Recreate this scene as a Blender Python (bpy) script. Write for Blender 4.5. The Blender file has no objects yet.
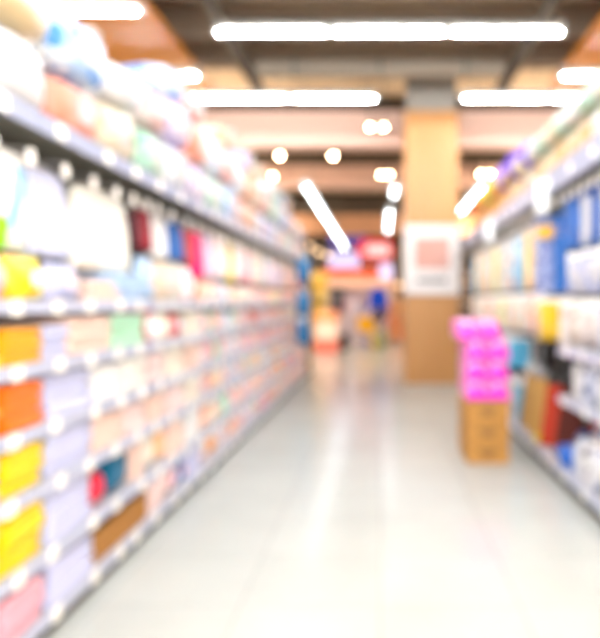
import bpy, math, random
from mathutils import Vector
R = random.Random(11)
PI = math.pi
C = bpy.context.scene.collection
sc = bpy.context.scene

# ------------------------------------------------------------------ colour / materials
def hx(h):
    h = h.lstrip('#')
    v = [int(h[i:i+2], 16)/255 for i in (0, 2, 4)]
    return tuple(c/12.92 if c <= .04045 else ((c+.055)/1.055)**2.4 for c in v) + (1.0,)

def rgb(r, g, b): return '#%02x%02x%02x' % (r, g, b)
_m = {}
def base_mat(name, col, rough=.6, metal=0.0, spec=.5):
    m = bpy.data.materials.new(name); m.use_nodes = True
    b = m.node_tree.nodes['Principled BSDF']
    b.inputs['Base Color'].default_value = hx(col)
    b.inputs['Roughness'].default_value = rough
    b.inputs['Metallic'].default_value = metal
    b.inputs['Specular IOR Level'].default_value = spec
    return m, m.node_tree, b

def plain(col, rough=.5, metal=0.0):
    k = ('p', col, rough, metal)
    if k not in _m: _m[k] = base_mat('plain_'+col.strip('#'), col, rough, metal)[0]
    return _m[k]

def noise(nt, scale, vec, detail=3):
    n = nt.nodes.new('ShaderNodeTexNoise'); n.inputs['Scale'].default_value = scale
    n.inputs['Detail'].default_value = detail
    nt.links.new(vec, n.inputs['Vector']); return n

def ocoord(nt):
    return nt.nodes.new('ShaderNodeTexCoord').outputs['Object']

def mixc(nt, fac, a, b):
    x = nt.nodes.new('ShaderNodeMix'); x.data_type = 'RGBA'
    nt.links.new(fac, x.inputs[0])
    for s, v in ((6, a), (7, b)):
        if isinstance(v, str): x.inputs[s].default_value = hx(v)
        else: nt.links.new(v, x.inputs[s])
    return x.outputs[2]

def cloth(col, rough=.9):
    k = ('c', col)
    if k in _m: return _m[k]
    m, nt, b = base_mat('cloth_'+col.strip('#'), col, rough, spec=.2)
    v = ocoord(nt)
    n = noise(nt, 180, v)
    bp = nt.nodes.new('ShaderNodeBump'); bp.inputs['Strength'].default_value = .35; bp.inputs['Distance'].default_value = .003
    nt.links.new(n.outputs['Fac'], bp.inputs['Height']); nt.links.new(bp.outputs['Normal'], b.inputs['Normal'])
    n2 = noise(nt, 12, v)
    c = [int(col.lstrip('#')[i:i+2], 16) for i in (0, 2, 4)]
    d = '#%02x%02x%02x' % tuple(int(q*.93) for q in c)
    nt.links.new(mixc(nt, n2.outputs['Fac'], col, d), b.inputs['Base Color'])
    b.inputs['Sheen Weight'].default_value = .15
    _m[k] = m; return m

def prnt(a, b2, c3, scale=14, rough=.35):
    """printed packaging: ground colour, blotches of two inks; differs from object to object"""
    k = ('pr', a, b2, c3, scale)
    if k in _m: return _m[k]
    m, nt, b = base_mat('print_'+a.strip('#'), a, rough)
    v = ocoord(nt)
    oi = nt.nodes.new('ShaderNodeObjectInfo')
    ad = nt.nodes.new('ShaderNodeVectorMath'); ad.operation = 'MULTIPLY_ADD'
    cx = nt.nodes.new('ShaderNodeCombineXYZ')
    for i in range(3): nt.links.new(oi.outputs['Random'], cx.inputs[i])
    nt.links.new(cx.outputs[0], ad.inputs[0]); ad.inputs[1].default_value = (37, 23, 51); nt.links.new(v, ad.inputs[2])
    n1 = noise(nt, scale*.55, ad.outputs[0], 1)
    r1 = nt.nodes.new('ShaderNodeValToRGB'); r1.color_ramp.elements[0].position = .53; r1.color_ramp.elements[1].position = .57
    nt.links.new(n1.outputs['Fac'], r1.inputs[0])
    vo = nt.nodes.new('ShaderNodeTexVoronoi'); vo.inputs['Scale'].default_value = scale
    nt.links.new(ad.outputs[0], vo.inputs['Vector'])
    r2 = nt.nodes.new('ShaderNodeValToRGB'); r2.color_ramp.elements[0].position = .28; r2.color_ramp.elements[1].position = .32
    r2.color_ramp.elements[0].color = (1, 1, 1, 1); r2.color_ramp.elements[1].color = (0, 0, 0, 1)
    nt.links.new(vo.outputs['Distance'], r2.inputs[0])
    x = mixc(nt, r1.outputs[0], a, b2)
    nt.links.new(mixc(nt, r2.outputs[0], x, c3), b.inputs['Base Color'])
    _m[k] = m; return m

def wood(a, b2, axis, name, scale=1.0, rough=.45):
    m, nt, b = base_mat(name, a, rough)
    v = ocoord(nt)
    mp = nt.nodes.new('ShaderNodeMapping'); s = [9*scale]*3; s[axis] = .7*scale
    mp.inputs['Scale'].default_value = s; nt.links.new(v, mp.inputs['Vector'])
    n = noise(nt, 1.6, mp.outputs[0], 6)
    nt.links.new(mixc(nt, n.outputs['Fac'], a, b2), b.inputs['Base Color'])
    return m

def emit(col, st, name):
    m = bpy.data.materials.new(name); m.use_nodes = True
    nt = m.node_tree; nt.nodes.remove(nt.nodes['Principled BSDF'])
    e = nt.nodes.new('ShaderNodeEmission'); e.inputs[0].default_value = hx(col); e.inputs[1].default_value = st
    nt.links.new(e.outputs[0], nt.nodes['Material Output'].inputs[0])
    return m

def floor_mat():
    m, nt, b = base_mat('floor_tile', '#dddeda', .16, spec=.22)
    v = ocoord(nt)
    br = nt.nodes.new('ShaderNodeTexBrick'); br.offset = 0
    br.inputs['Color1'].default_value = hx(rgb(189, 192, 188)); br.inputs['Color2'].default_value = hx(rgb(184, 187, 183))
    br.inputs['Mortar'].default_value = hx('#a2a39f'); br.inputs['Scale'].default_value = 1
    br.inputs['Mortar Size'].default_value = .004; br.inputs['Brick Width'].default_value = .6; br.inputs['Row Height'].default_value = .6
    nt.links.new(v, br.inputs['Vector'])
    n = noise(nt, 3, v, 5)
    x = mixc(nt, n.outputs['Fac'], '#ffffff', '#ececea')
    mu = nt.nodes.new('ShaderNodeMix'); mu.data_type = 'RGBA'; mu.blend_type = 'MULTIPLY'; mu.inputs[0].default_value = 1
    nt.links.new(br.outputs['Color'], mu.inputs[6]); nt.links.new(x, mu.inputs[7])
    nt.links.new(mu.outputs[2], b.inputs['Base Color'])
    mr = nt.nodes.new('ShaderNodeMapRange'); mr.inputs[3].default_value = .15; mr.inputs[4].default_value = .22
    nt.links.new(n.outputs['Fac'], mr.inputs[0]); nt.links.new(mr.outputs[0], b.inputs['Roughness'])
    return m

# ------------------------------------------------------------------ mesh builder
class MB:
    def __init__(s): s.v = []; s.f = []
    def box(s, x0, x1, y0, y1, z0, z1):
        if x0 > x1: x0, x1 = x1, x0
        b = len(s.v)
        s.v += [(x0,y0,z0),(x1,y0,z0),(x1,y1,z0),(x0,y1,z0),(x0,y0,z1),(x1,y0,z1),(x1,y1,z1),(x0,y1,z1)]
        s.f += [tuple(b+i for i in q) for q in ((0,3,2,1),(4,5,6,7),(0,1,5,4),(1,2,6,5),(2,3,7,6),(3,0,4,7))]
        return s
    def cyl(s, p, q, r, n=10, r2=None):
        p, q = Vector(p), Vector(q); d = (q-p).normalized()
        u = d.orthogonal().normalized(); w = d.cross(u); b = len(s.v); r2 = r if r2 is None else r2
        for c, rr in ((p, r), (q, r2)):
            for i in range(n):
                a = 2*PI*i/n; s.v.append(tuple(c+(u*math.cos(a)+w*math.sin(a))*rr))
        s.f += [(b+i, b+(i+1)%n, b+n+(i+1)%n, b+n+i) for i in range(n)]
        s.f += [tuple(b+n-1-i for i in range(n)), tuple(b+n+i for i in range(n))]
        return s
    def path(s, pts, r, n=8):
        for a, c in zip(pts, pts[1:]): s.cyl(a, c, r, n)
        return s
    def lathe(s, prof, n=20, c=(0,0,0)):
        b = len(s.v)
        for r, z in prof:
            for i in range(n):
                a = 2*PI*i/n; s.v.append((c[0]+r*math.cos(a), c[1]+r*math.sin(a), c[2]+z))
        for k in range(len(prof)-1):
            for i in range(n):
                s.f.append((b+k*n+i, b+k*n+(i+1)%n, b+(k+1)*n+(i+1)%n, b+(k+1)*n+i))
        s.f += [tuple(b+n-1-i for i in range(n)), tuple(b+(len(prof)-1)*n+i for i in range(n))]
        return s
    def puff(s, sx, sy, sz, e=.45, nu=20, nv=12, amp=.0, seed=0):
        """rounded, stuffed block sitting on z=0, centred in x and y"""
        rr = random.Random(seed); ph = [rr.uniform(0, 6.28) for _ in range(6)]
        b = len(s.v)
        pw = lambda t: math.copysign(abs(t)**e, t)
        for j in range(nv+1):
            t = -PI/2+PI*j/nv
            for i in range(nu):
                a = 2*PI*i/nu
                x, y, z = pw(math.cos(t))*pw(math.cos(a)), pw(math.cos(t))*pw(math.sin(a)), pw(math.sin(t))
                k = 1+amp*(math.sin(3*x+ph[0])*math.sin(4*y+ph[1])+.6*math.sin(7*y+3*z+ph[2])*math.sin(6*x+ph[3]))
                s.v.append((x*k*sx/2, y*k*sy/2, sz/2+min(z*k, 1.03)*sz/2 if z > 0 else sz/2+z*sz/2))
        for j in range(nv):
            for i in range(nu):
                s.f.append((b+j*nu+i, b+j*nu+(i+1)%nu, b+(j+1)*nu+(i+1)%nu, b+(j+1)*nu+i))
        return s
    def ribbon(s, pts, t, y0, y1, ny=6, wob=.004, seed=0):
        """cloth of thickness t following the x-z path pts, running from y0 to y1"""
        rr = random.Random(seed); P = [Vector((a, 0, c)) for a, c in pts]; N = []
        for i in range(len(P)):
            d = (P[min(i+1, len(P)-1)]-P[max(i-1, 0)]).normalized(); N.append(Vector((-d.z, 0, d.x)))
        loop = [p+n*t/2 for p, n in zip(P, N)] + [p-n*t/2 for p, n in reversed(list(zip(P, N)))]
        b = len(s.v); m = len(loop); ph = rr.uniform(0, 6)
        for j in range(ny+1):
            y = y0+(y1-y0)*j/ny
            for k, p in enumerate(loop):
                w = wob*math.sin(ph+j*1.7+k*.45)
                s.v.append((p.x+w, y+(wob*math.sin(k*.8+ph) if j in (0, ny) else 0), p.z))
        for j in range(ny):
            for k in range(m):
                s.f.append((b+j*m+k, b+j*m+(k+1)%m, b+(j+1)*m+(k+1)%m, b+(j+1)*m+k))
        h = m//2
        for base, fl in ((b, 0), (b+ny*m, 1)):
            for k in range(h-1):
                q = (base+k, base+k+1, base+m-2-k, base+m-1-k); s.f.append(q if fl else q[::-1])
        return s
    def mesh(s, name, smooth=False):
        me = bpy.data.meshes.new(name); me.from_pydata(s.v, [], s.f); me.update()
        if smooth:
            for p in me.polygons: p.use_smooth = True
        return me

def obj(name, me, mat=None, parent=None, loc=(0,0,0), rot=(0,0,0), bevel=0, smooth=False):
    if isinstance(me, MB): me = me.mesh(name, smooth)
    o = bpy.data.objects.new(name, me); C.objects.link(o)
    if mat is not None:
        if not me.materials: me.materials.append(mat)
        else:
            o.material_slots[0].link = 'OBJECT'; o.material_slots[0].material = mat
    o.location = loc; o.rotation_euler = rot
    if parent: o.parent = parent
    if bevel:
        b = o.modifiers.new('bevel', 'BEVEL'); b.width = bevel; b.segments = 2; b.limit_method = 'ANGLE'
    return o

def tag(o, label, cat, group=None):
    o['label'] = label; o['category'] = cat
    if group: o['group'] = group
    return o
def root(name, loc, label, cat, group=None, rz=0):
    o = bpy.data.objects.new(name, None); C.objects.link(o); o.location = loc; o.rotation_euler = (0, 0, rz)
    o.empty_display_size = .1
    return tag(o, label, cat, group)
def struct(o):
    o['kind'] = 'structure'; return o
_cache = {}
def cached(key, fn, smooth=False):
    if key not in _cache: _cache[key] = fn().mesh(str(key[0]), smooth)
    return _cache[key]
ORD = ('first second third fourth fifth sixth seventh eighth ninth tenth eleventh twelfth thirteenth fourteenth fifteenth sixteenth '
       'seventeenth eighteenth nineteenth twentieth').split()
ORD += ['twenty-'+w for w in ORD[:9]] + ['thirtieth'] + ['thirty-'+w for w in ORD[:9]] + ['fortieth'] + ['forty-'+w for w in ORD[:9]]

# ------------------------------------------------------------------ palette
CN = {'white':'#f6f4f1','cream':'#f6ebd9','ivory':'#f3efe4','lavender':'#cfd1ee','pale blue':'#b4cfec','peach':'#f7d5c4','blush':'#f5dad4',
      'mint':'#bfeccb','orange':'#ff7a08','yellow':'#ffd60a','amber':'#ffb000','pink':'#f8b3c0','hot pink':'#f0206e','red':'#d61f33',
      'maroon':'#6d1022','blue':'#175fae','navy':'#22305c','teal':'#0d6285','rust':'#b8502a','lilac':'#e6d6ef','rose':'#f2a9b0',
      'lemon':'#fbee86','sky blue':'#5db7e4','bright blue':'#0a7dbd','brown':'#8a5a1c','tan':'#c9954c','green':'#8fcf10','grey':'#9a9aa0',
      'coral':'#f08a72','black':'#17171a','charcoal':'#33322f','apricot':'#f9c58f','magenta':'#f02cc0','gold':'#eec22a','purple':'#5b3fae'}
tube_mat = emit('#f6fbff', 290, 'tube_glow'); soft_tube_mat = emit('#f6fbff', 150, 'soft_tube_glow'); far_tube_mat = emit('#f4faff', 26, 'far_tube_glow')
warm_mat = emit('#ffd9ae', 60, 'warm_glow')
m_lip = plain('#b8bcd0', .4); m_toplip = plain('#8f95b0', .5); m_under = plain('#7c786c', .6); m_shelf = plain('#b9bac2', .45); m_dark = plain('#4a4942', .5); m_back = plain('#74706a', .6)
m_charcoal = plain('#3a3735', .6); m_black = plain('#1b1b1c', .5); m_tag = plain('#fbf8f0', .35); m_metal = plain('#c9c9c6', .3, .8); m_card = plain('#f4f1ec', .5)
m_grey = plain('#8c8c8a', .5)

# ------------------------------------------------------------------ the room
def slab(name, x0, x1, y0, y1, z0, z1, mat):
    cx, cy = (x0+x1)/2, (y0+y1)/2
    return struct(obj(name, MB().box(x0-cx, x1-cx, y0-cy, y1-cy, 0, z1-z0), mat, None, (cx, cy, z0)))
FX, FY0, FY1, CZ = 8.0, -5.0, 47.0, 5.25
slab('floor', -FX, FX, FY0, FY1, -.2, 0, floor_mat())
m_conc, nt, b = base_mat('concrete_slab', '#8b7d6c', .85)
n = noise(nt, 1.3, ocoord(nt), 6); nt.links.new(mixc(nt, n.outputs['Fac'], '#ecdbbd', '#c4b092'), b.inputs['Base Color'])
slab('ceiling', -FX, FX, FY0, FY1, CZ, CZ+.2, m_conc)
m_wall = plain('#e9dccb', .7)
slab('wall_back', -FX, FX, FY1, FY1+.2, 0, CZ, m_wall)
slab('wall_left', -FX-.2, -FX, FY0, FY1, 0, CZ, m_wall)
slab('wall_right', FX, FX+.2, FY0, FY1, 0, CZ, m_wall)
m_bulk = plain('#ceaa98', .7)
slab('bulkhead_beam', -FX+.01, FX-.01, 11.75, 12.15, 3.93, 4.52, m_bulk)
slab('bulkhead_beam', -FX+.01, FX-.01, 15.1, 15.5, 3.80, 4.26, m_bulk)
slab('bulkhead_beam', -FX+.01, FX-.01, 22.6, 22.9, 3.5, 4.14, plain('#b98d6c', .7))
m_joist = plain('#a39280', .85)
for i, y in enumerate((5.9, 7.9, 9.2, 10.3)):
    slab('ceiling_beam', -FX+.01, FX-.01, y, y+.28, CZ-.42, CZ-.001, m_joist)
FARB = (13.4, 17.5, 20.0, 25, 29, 34, 40)
for y in FARB:
    slab('ceiling_beam', -FX+.01, FX-.01, y, y+.9, CZ-.5, CZ-.001, plain('#4c443c', .85))
m_soff = wood('#f09c34', '#c8761a', 0, 'soffit_wood', .5)
for side, s in (('left', -1), ('right', 1)):
    mb = MB(); y = -1.0
    while y < 10.15:
        mb.box(-2.7, 2.7, y, y+.148, 0, .06); y += .156
    mb.box(-2.7, 2.7, -1, 10.2, .062, .1)
    struct(obj('ceiling_'+side, mb, m_soff, None, (s*5.15, 0, 4.38)))
# pillar: concrete shaft with wooden cladding
px0, px1, py0, py1 = .39, 1.22, 10.85, 11.68
pc = ((px0+px1)/2, (py0+py1)/2, 0)
p = struct(obj('pillar', MB().box(-.385, .385, -.385, .385, 0, CZ-.002), plain('#8d877e', .8), None, pc))
mb = MB()
for i in range(5):
    x = -.415+i*.166
    mb.box(x+.001, x+.165, -.415, -.39, .03, 4.28); mb.box(x+.001, x+.165, .39, .415, .03, 4.28)
    mb.box(-.415, -.39, max(x+.001, -.388), min(x+.165, .388), .03, 4.28); mb.box(.39, .415, max(x+.001, -.388), min(x+.165, .388), .03, 4.28)
obj('cladding', mb, wood('#b98548', '#a56d36', 2, 'pillar_wood', .8), p)
obj('plinth', MB().box(-.418, .418, -.418, .418, .001, .028), plain('#b9b3a8', .5), p)

po = root('poster', (.805, py0-.006, 1.42), 'white framed poster with a pink picture hung on the wooden pillar', 'poster')
obj('board', MB().box(-.425, .425, -.03, 0, 0, 1.08), plain('#d0c8c4', .6), po, bevel=.006)
m_pp, nt, b = base_mat('pink_picture', '#f3c9bd', .5)
n = noise(nt, 4, ocoord(nt)); nt.links.new(mixc(nt, n.outputs['Fac'], '#bd7462', '#b9988c'), b.inputs['Base Color'])
mb = MB(); mb.box(-.27, .27, -.034, -.031, .40, .88)
obj('picture', mb, m_pp, po)
mb = MB(); mb.box(-.25, .23, -.036, -.031, .19, .25)
obj('caption', mb, plain('#4a4544', .5), po)

# ceiling services
for s, w in ((-1, 'left'), (1, 'right')):
    t = root('cable_tray', (s*1.9, 3.5, 4.62), f'dark cable tray hung below the bare slab near the {w} wooden ceiling', 'cable tray', 'cable trays')
    mb = MB().box(-.09, .09, -2, 8, 0, .012).box(-.09, -.078, -2, 8, .012, .07).box(.078, .09, -2, 8, .012, .07)
    obj('tray', mb, plain('#38332d', .6), t)
    for y in (1.2, 3.3, 5.2, 7.5): obj('hanger_rod', MB().cyl((0, y, .013), (0, y, .2), .008), m_dark, t)
for i, (y, r, z, c) in enumerate(((6.75, .16, 4.60, '#6d6459'), (8.55, .11, 4.66, '#4e463d'), (9.9, .14, 4.62, '#857868'))):
    z -= 0
    d = root('air_duct', (0, y, z), ('thick grey-brown', 'thin dark', 'pale grey-brown')[i]+' round air duct crossing under the bare ceiling slab', 'duct', 'air ducts')
    obj('pipe', MB().cyl((-1.75, 0, 0), (1.75, 0, 0), r, 20), plain(c, .55), d, smooth=False)
    for x in (-1.2, 0, 1.2):
        obj('hanging_bracket', MB().cyl((x-.02, 0, 0), (x+.02, 0, 0), r+.008, 20).cyl((x, 0, r), (x, 0, CZ-z-(.43 if i else .002)), .008), m_dark, d)

# ------------------------------------------------------------------ tube lights
BEAMS = [(5.9, 6.18, CZ-.42), (7.9, 8.18, CZ-.42), (9.2, 9.48, CZ-.42), (10.3, 10.58, CZ-.42)] + [(y, y+.9, CZ-.5) for y in FARB]
def hang_top(x, y):
    if 22.55 < y < 22.95: return 3.5
    if abs(x) > 2.43 and -1 < y < 10.2: return 4.38
    for y0, y1, z in BEAMS:
        if y0-.01 < y < y1+.01: return z
    return CZ
def tube_light(x, y, z, along, label, ln=1.2, mat=None, top=None):
    """one suspended tube fitting centred at x, y; along = 'x' or 'y'"""
    t = root('tube_light', (x, y, z), label, 'ceiling light', 'suspended tube lights', PI/2 if along == 'y' else 0)
    h = ln/2
    obj('tube', cached(('tube', ln), lambda: MB().cyl((-h+.045, 0, 0), (h-.045, 0, 0), .0095, 14), True), mat or tube_mat, t)
    def refl():
        mb = MB(); b = len(mb.v)
        P = [(-.08, .012), (-.035, .04), (.035, .04), (.08, .012), (.08, .02), (.035, .052), (-.035, .052), (-.08, .02)]
        for e in (-h, h):
            for q in P: mb.v.append((e, q[0], q[1]))
        n = len(P); mb.f += [(b+i, b+n+i, b+n+(i+1)%n, b+(i+1)%n) for i in range(n)]
        for base, fl in ((b, 0), (b+n, 1)):
            for q in ((0, 1, 6, 7), (1, 2, 5, 6), (2, 3, 4, 5)): mb.f.append(tuple(base+k for k in (q[::-1] if fl else q)))
        return mb.box(-h, h, -.03, .03, .053, .095)
    obj('reflector', cached(('reflector', ln), refl), plain('#8f8c86', .5), t)  # hood width shaped to hold tube light off soffit and bulkhead
    for e in (-1, 1):
        obj('end_cap', cached(('end_cap', ln, e), lambda: MB().box(e*(h-.044), e*h, -.022, .022, -.022, .039)), plain('#d8d8d4', .4), t)
    mb = MB()
    for e in (-1, 1):
        wx, wy = (x, y+e*h*.7) if along == 'y' else (x+e*h*.7, y)
        mb.cyl((e*h*.7, 0, .095), (e*h*.7, 0, hang_top(wx, wy)-z-.004), .004, 6)
    obj('hanging_wire', mb, m_dark, t)
PL = ('left', 'middle', 'right')
for k in range(3): tube_light(-1.73+.61+k*1.215, 7.26, 4.1, 'x', f'{PL[k]} tube of the nearest lit row crossing the aisle')
for k in range(3): tube_light(-.03-.61-k*1.215, 9.61, 4.1, 'x', f'tube of the second lit row, {ORD[k]} leftward from the pillar', mat=soft_tube_mat if k == 0 else None)
for k in range(3): tube_light(1.11+.61+k*1.215, 9.61, 4.1, 'x', f'tube of the second lit row, {ORD[k]} rightward from the pillar', mat=soft_tube_mat if k == 0 else None)
for s, w in ((-1, 'left'), (1, 'right')):
    tube_light(s*2.92, 6.74, 4.1, 'x', f'nearer single tube light under the {w} wooden ceiling', 1.26)
    tube_light(s*2.83, 8.67, 4.1, 'x', f'farther single tube light under the {w} wooden ceiling', 1.2)
for j, y in enumerate((4.9, 2.55, .2, -2.2)):  # rows out of view overhead, put in for the light they give
    for k in range(3): tube_light(-1.12+k*1.215, y, 4.1, 'x', f'{PL[k]} tube of the {ORD[j+1]} unseen overhead row back toward the aisle mouth')
def run(x, y0, y1, z, what):
    n = int(round((y1-y0)/1.22)); n = max(n, 1)
    for k in range(n):
        tube_light(x, y0+.61+k*1.22, z, 'y', f'tube {ORD[k]} from the near end of the {what}', mat=far_tube_mat)
run(-1.32, 12.2, 27, 3.36, 'long lit line left of the pillar')
run(-1.3, 32, 44, 3.36, 'farthest lit line deep in the shop')
run(.27, 12.4, 14, 3.36, 'short lit piece just beside the pillar')
run(.22, 15.6, 20.5, 3.36, 'lit line behind the pillar edge')
run(1.83, 12.3, 16, 3.36, 'lit line right of the pillar')
run(4.4, 13, 26, 3.36, 'hidden fill line beyond the right rack')  # this line and its left twin are hidden, added to light the far area
run(-4.4, 13, 26, 3.36, 'hidden fill line beyond the left rack')

dim_warm = emit('#ffcf9e', 14, 'dim_warm_glow')
def spot(x, y, z, label, r=.03, aim=None):
    t = root('spotlight', (x, y, z), label, 'spotlight', 'warm spotlights')
    obj('housing', cached(('spot_housing', r), lambda: MB().cyl((0, .01, 0), (0, .2, .04), max(r*1.6,.06), 16, max(r*1.2,.045))), m_black, t)
    obj('lens', cached(('spot_lens', r), lambda: MB().cyl((0, 0, 0), (0, .008, .002), r, 16)), dim_warm if y > 20 else warm_mat, t)
    obj('stem', MB().cyl((0, .12, .05), (0, .12, CZ-z-.003), .012, 8), m_black, t)
spot(-1.86, 13.0, 4.02, 'warm spotlight between the two beams, farther from the pillar')
spot(-.87, 13.0, 4.02, 'warm spotlight between the two beams, nearer the pillar')
spot(-.16, 11.35, 4.14, 'left lamp of the spotlight pair before the near beam', .025)
spot(.06, 11.35, 4.14, 'right lamp of the spotlight pair before the near beam', .025)
spot(-2.25, 14.7, 3.95, 'warm spotlight against the far beam at the left', .025)
spot(.02, 14.7, 3.98, 'left lamp of the spotlight pair before the far beam', .025)
spot(.2, 14.7, 3.98, 'right lamp of the spotlight pair before the far beam', .025)
spot(2.12, 14.7, 4.0, 'left lamp of the spotlight pair right of the pillar', .025)
spot(2.32, 14.7, 4.0, 'right lamp of the spotlight pair right of the pillar', .025)
spot(-2.15, 21.5, 3.05, 'leftmost warm spotlight over the far stall', .03)
spot(-1.9, 21.5, 2.85, 'second warm spotlight over the far stall', .03)
spot(-1.62, 21.5, 2.75, 'third warm spotlight over the far stall', .03)
spot(.6, 22.0, 1.85, 'low warm spotlight beside the pillar over the orange shelf', .03)

# ------------------------------------------------------------------ shelving
LV = {'a': 1.305, 'b': 1.075, 'c': .84, 'd': .615, 'e': .35, 'f': .105}     # shelf tops of the left rack
LW = {'a': 'top', 'b': 'second', 'c': 'third', 'd': 'fourth', 'e': 'fifth', 'f': 'bottom'}
XF = 1.275
def tags_on(parent, s, ln, zt, key, n, u=-.008):
    for k in range(n):
        y = ln*(k+.5)/n + R.uniform(-.05, .05)
        obj('price_tag', cached(('price_tag', s), lambda: MB().box(s*u, s*(u-.003), -.04, .04, -.028, .028)), m_tag, parent, (0, y, zt))
def bay(s, y0, ln, levels, top, lip, label, hooks, group, hz):
    t = root('shelving_bay', (s*XF, y0, 0), label, 'shelf unit', group)
    D = .52
    obj('back_panel', cached(('back_panel', s, ln, top), lambda: MB().box(s*(D+.005), s*(D+.03), .003, ln-.003, .0, top)), m_back if s < 0 else m_charcoal, t)
    for yy in (.004, ln-.034):
        obj('upright', cached(('upright', s, top), lambda: MB().box(s*(D-.03), s*D, 0, .03, .0, top-.05)), m_dark, t, (0, yy, 0))
    obj('kick_plate', cached(('kick_plate', s, ln), lambda: MB().box(s*.02, s*(D-.035), .003, ln-.003, 0, .05)), m_dark, t)
    for i, z in enumerate(levels):
        sh = obj('shelf', cached(('shelf', s, ln), lambda: MB().box(0, s*(D-.035), .003, ln-.003, -.02, -.001)), m_shelf, t, (0, 0, z))
        obj('price_rail', cached(('price_rail', s, ln), lambda: MB().box(-s*.006, -s*.001, .003, ln-.003, -.045, .004)), m_lip, sh)
        tags_on(sh, s, ln, -.022, i, 4)
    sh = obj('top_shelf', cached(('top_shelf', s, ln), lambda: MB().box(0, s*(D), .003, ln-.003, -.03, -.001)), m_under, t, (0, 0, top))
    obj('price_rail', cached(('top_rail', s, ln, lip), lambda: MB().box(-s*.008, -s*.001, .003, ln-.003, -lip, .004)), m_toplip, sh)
    tags_on(sh, s, ln, -lip/2, 9, 3, -.01)
    for y in hooks:
        h = obj('peg_hook', cached(('peg_hook', s), lambda: MB().path([(s*(D+.004), 0, .0), (s*.07, 0, 0), (s*.04, 0, -.012)], .004, 6)), m_metal, t, (0, y-y0, hz))
        obj('hook_tag', cached(('hook_tag', s), lambda: MB().cyl((s*.03, 0, -.035), (s*.034, 0, -.035), .034, 16).box(s*.034, s*.042, -.003, .003, -.02, -.004)), m_tag, h)
    return t
LB = [1.35+1.25*i for i in range(9)]
LHOOK = [2.36, 2.62, 2.91, 3.2, 3.48, 3.72, 3.93, 4.12, 4.40, 4.74, 5.02, 5.30] + [5.62+.28*i for i in range(24)]
for i, y in enumerate(LB):
    bay(-1, y, 1.25, list(LV.values()), 2.01, .07, f'{"nearest" if i==0 else ORD[i]+" farther" if i else ""} grey shelving bay of the left rack'.replace('first farther', 'second').replace('second farther', 'third').replace('third farther', 'fourth').replace('fourth farther', 'fifth').replace('fifth farther', 'sixth').replace('sixth farther', 'seventh').replace('seventh farther', 'eighth').replace('eighth farther', 'ninth'),
        [h for h in LHOOK if y < h < y+1.25], 'left rack bays', 1.88)
ep = root('end_panel', (-1.54, 12.605, 0), 'black end panel closing the far end of the left rack', 'end panel')
obj('panel', MB().box(-.28, .28, 0, .05, 0, 2.3), m_black, ep, bevel=.004)
obj('foot', MB().box(-.3, .3, .052, .16, 0, .05), m_dark, ep)

# ------------------------------------------------------------------ left rack goods
def fold_path(w, h, n=3):
    """x-z path of a cloth folded n times: loops at the aisle side"""
    t = h/(n+1); pts = []; r = t/2
    for k in range(n+1):
        z = t*(k+.5); a, b = (-w/2+r, w/2-r)
        row = [(a, z), (0, z), (b, z)] if k % 2 == 0 else [(b, z), (0, z), (a, z)]
        pts += row
        if k < n:
            cx = row[-1][0]; sg = 1 if k % 2 == 0 else -1
            for q in (1, 2, 3):
                an = -PI/2+PI*q/4; pts.append((cx+sg*r*math.cos(an), z+r+r*math.sin(an)))
    return pts, t
def towel_mesh(w, d, h, var):
    def f():
        pts, t = fold_path(d, h)
        return MB().ribbon(pts, t*.9, -w/2, w/2, 6, .003, var)
    return cached(('folded_towel', w, d, h, var), f, True)
piles = {}
POS = {1: ['only'], 2: ['upper', 'lower'], 3: ['topmost', 'middle', 'lowest'], 4: ['topmost', 'second', 'third', 'lowest']}
def pile(lv, yc, w, col, n, h, side=-1):
    k = piles.get(lv, 0); piles[lv] = k+1
    for i in range(n):
        j = n-1-i
        o = obj('folded_towel', towel_mesh(w, .34, h, i % 3), cloth(CN[col]), None,
                (side*(XF+.185+R.uniform(-.012, .012)), yc+R.uniform(-.006, .006), LV[lv]+.002+i*(h+.002)), (0, 0, R.uniform(-.02, .02)+(PI if i % 2 else 0)))
        tag(o, f'{col} folded towel, {POS[n][j]} in the {ORD[k]} pile along the left rack\'s {LW[lv]} shelf', 'towel', 'folded towels on the left rack')
# near piles: depth centre, width, {shelf: colour}
near = [(2.22, .26, dict(b='yellow', c='amber', d='pink', e='yellow', f='pink')),
        (2.52, .28, dict(b='amber', c='orange', d='yellow', e='yellow', f='pink')),
        (2.92, .40, dict(b='lavender', c='lavender', d='lavender', e='lavender', f='lavender')),
        (3.34, .36, dict(b='peach', c='white', d='peach')),
        (3.70, .30, dict(b='mint', c='ivory', d='blush')),
        (4.07, .28, dict(c='blush', d='peach', f='blush')),
        (4.44, .30, dict(c='cream', d='blush', e='peach')),
        (4.86, .3, dict(b='cream', c='peach', d='cream', e='white', f='lavender'))]
BROW = {2.92: (2.78, .20), 3.34: (3.115, .44), 3.70: (3.60, .46)}   # the second shelf is set out a little differently
for lv, hh in (('b', .052), ('c', .054), ('d', .052), ('e', .050), ('f', .052)):
    for yc, w, cs in near:
        if lv in cs:
            n = 4 if lv == 'e' else 3
            if lv == 'b' and cs[lv] == 'amber':
                n = 3
            y2, w2 = BROW.get(yc, (yc, w)) if lv == 'b' else (yc, w)
            pile(lv, y2, w2, cs[lv], n, .042 if lv == 'b' and yc < 3 else hh)

def put(name, me, mat, loc, label, cat, group=None, rot=(0,0,0)):
    return tag(obj(name, me, mat, None, loc, rot), label, cat, group)
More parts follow.
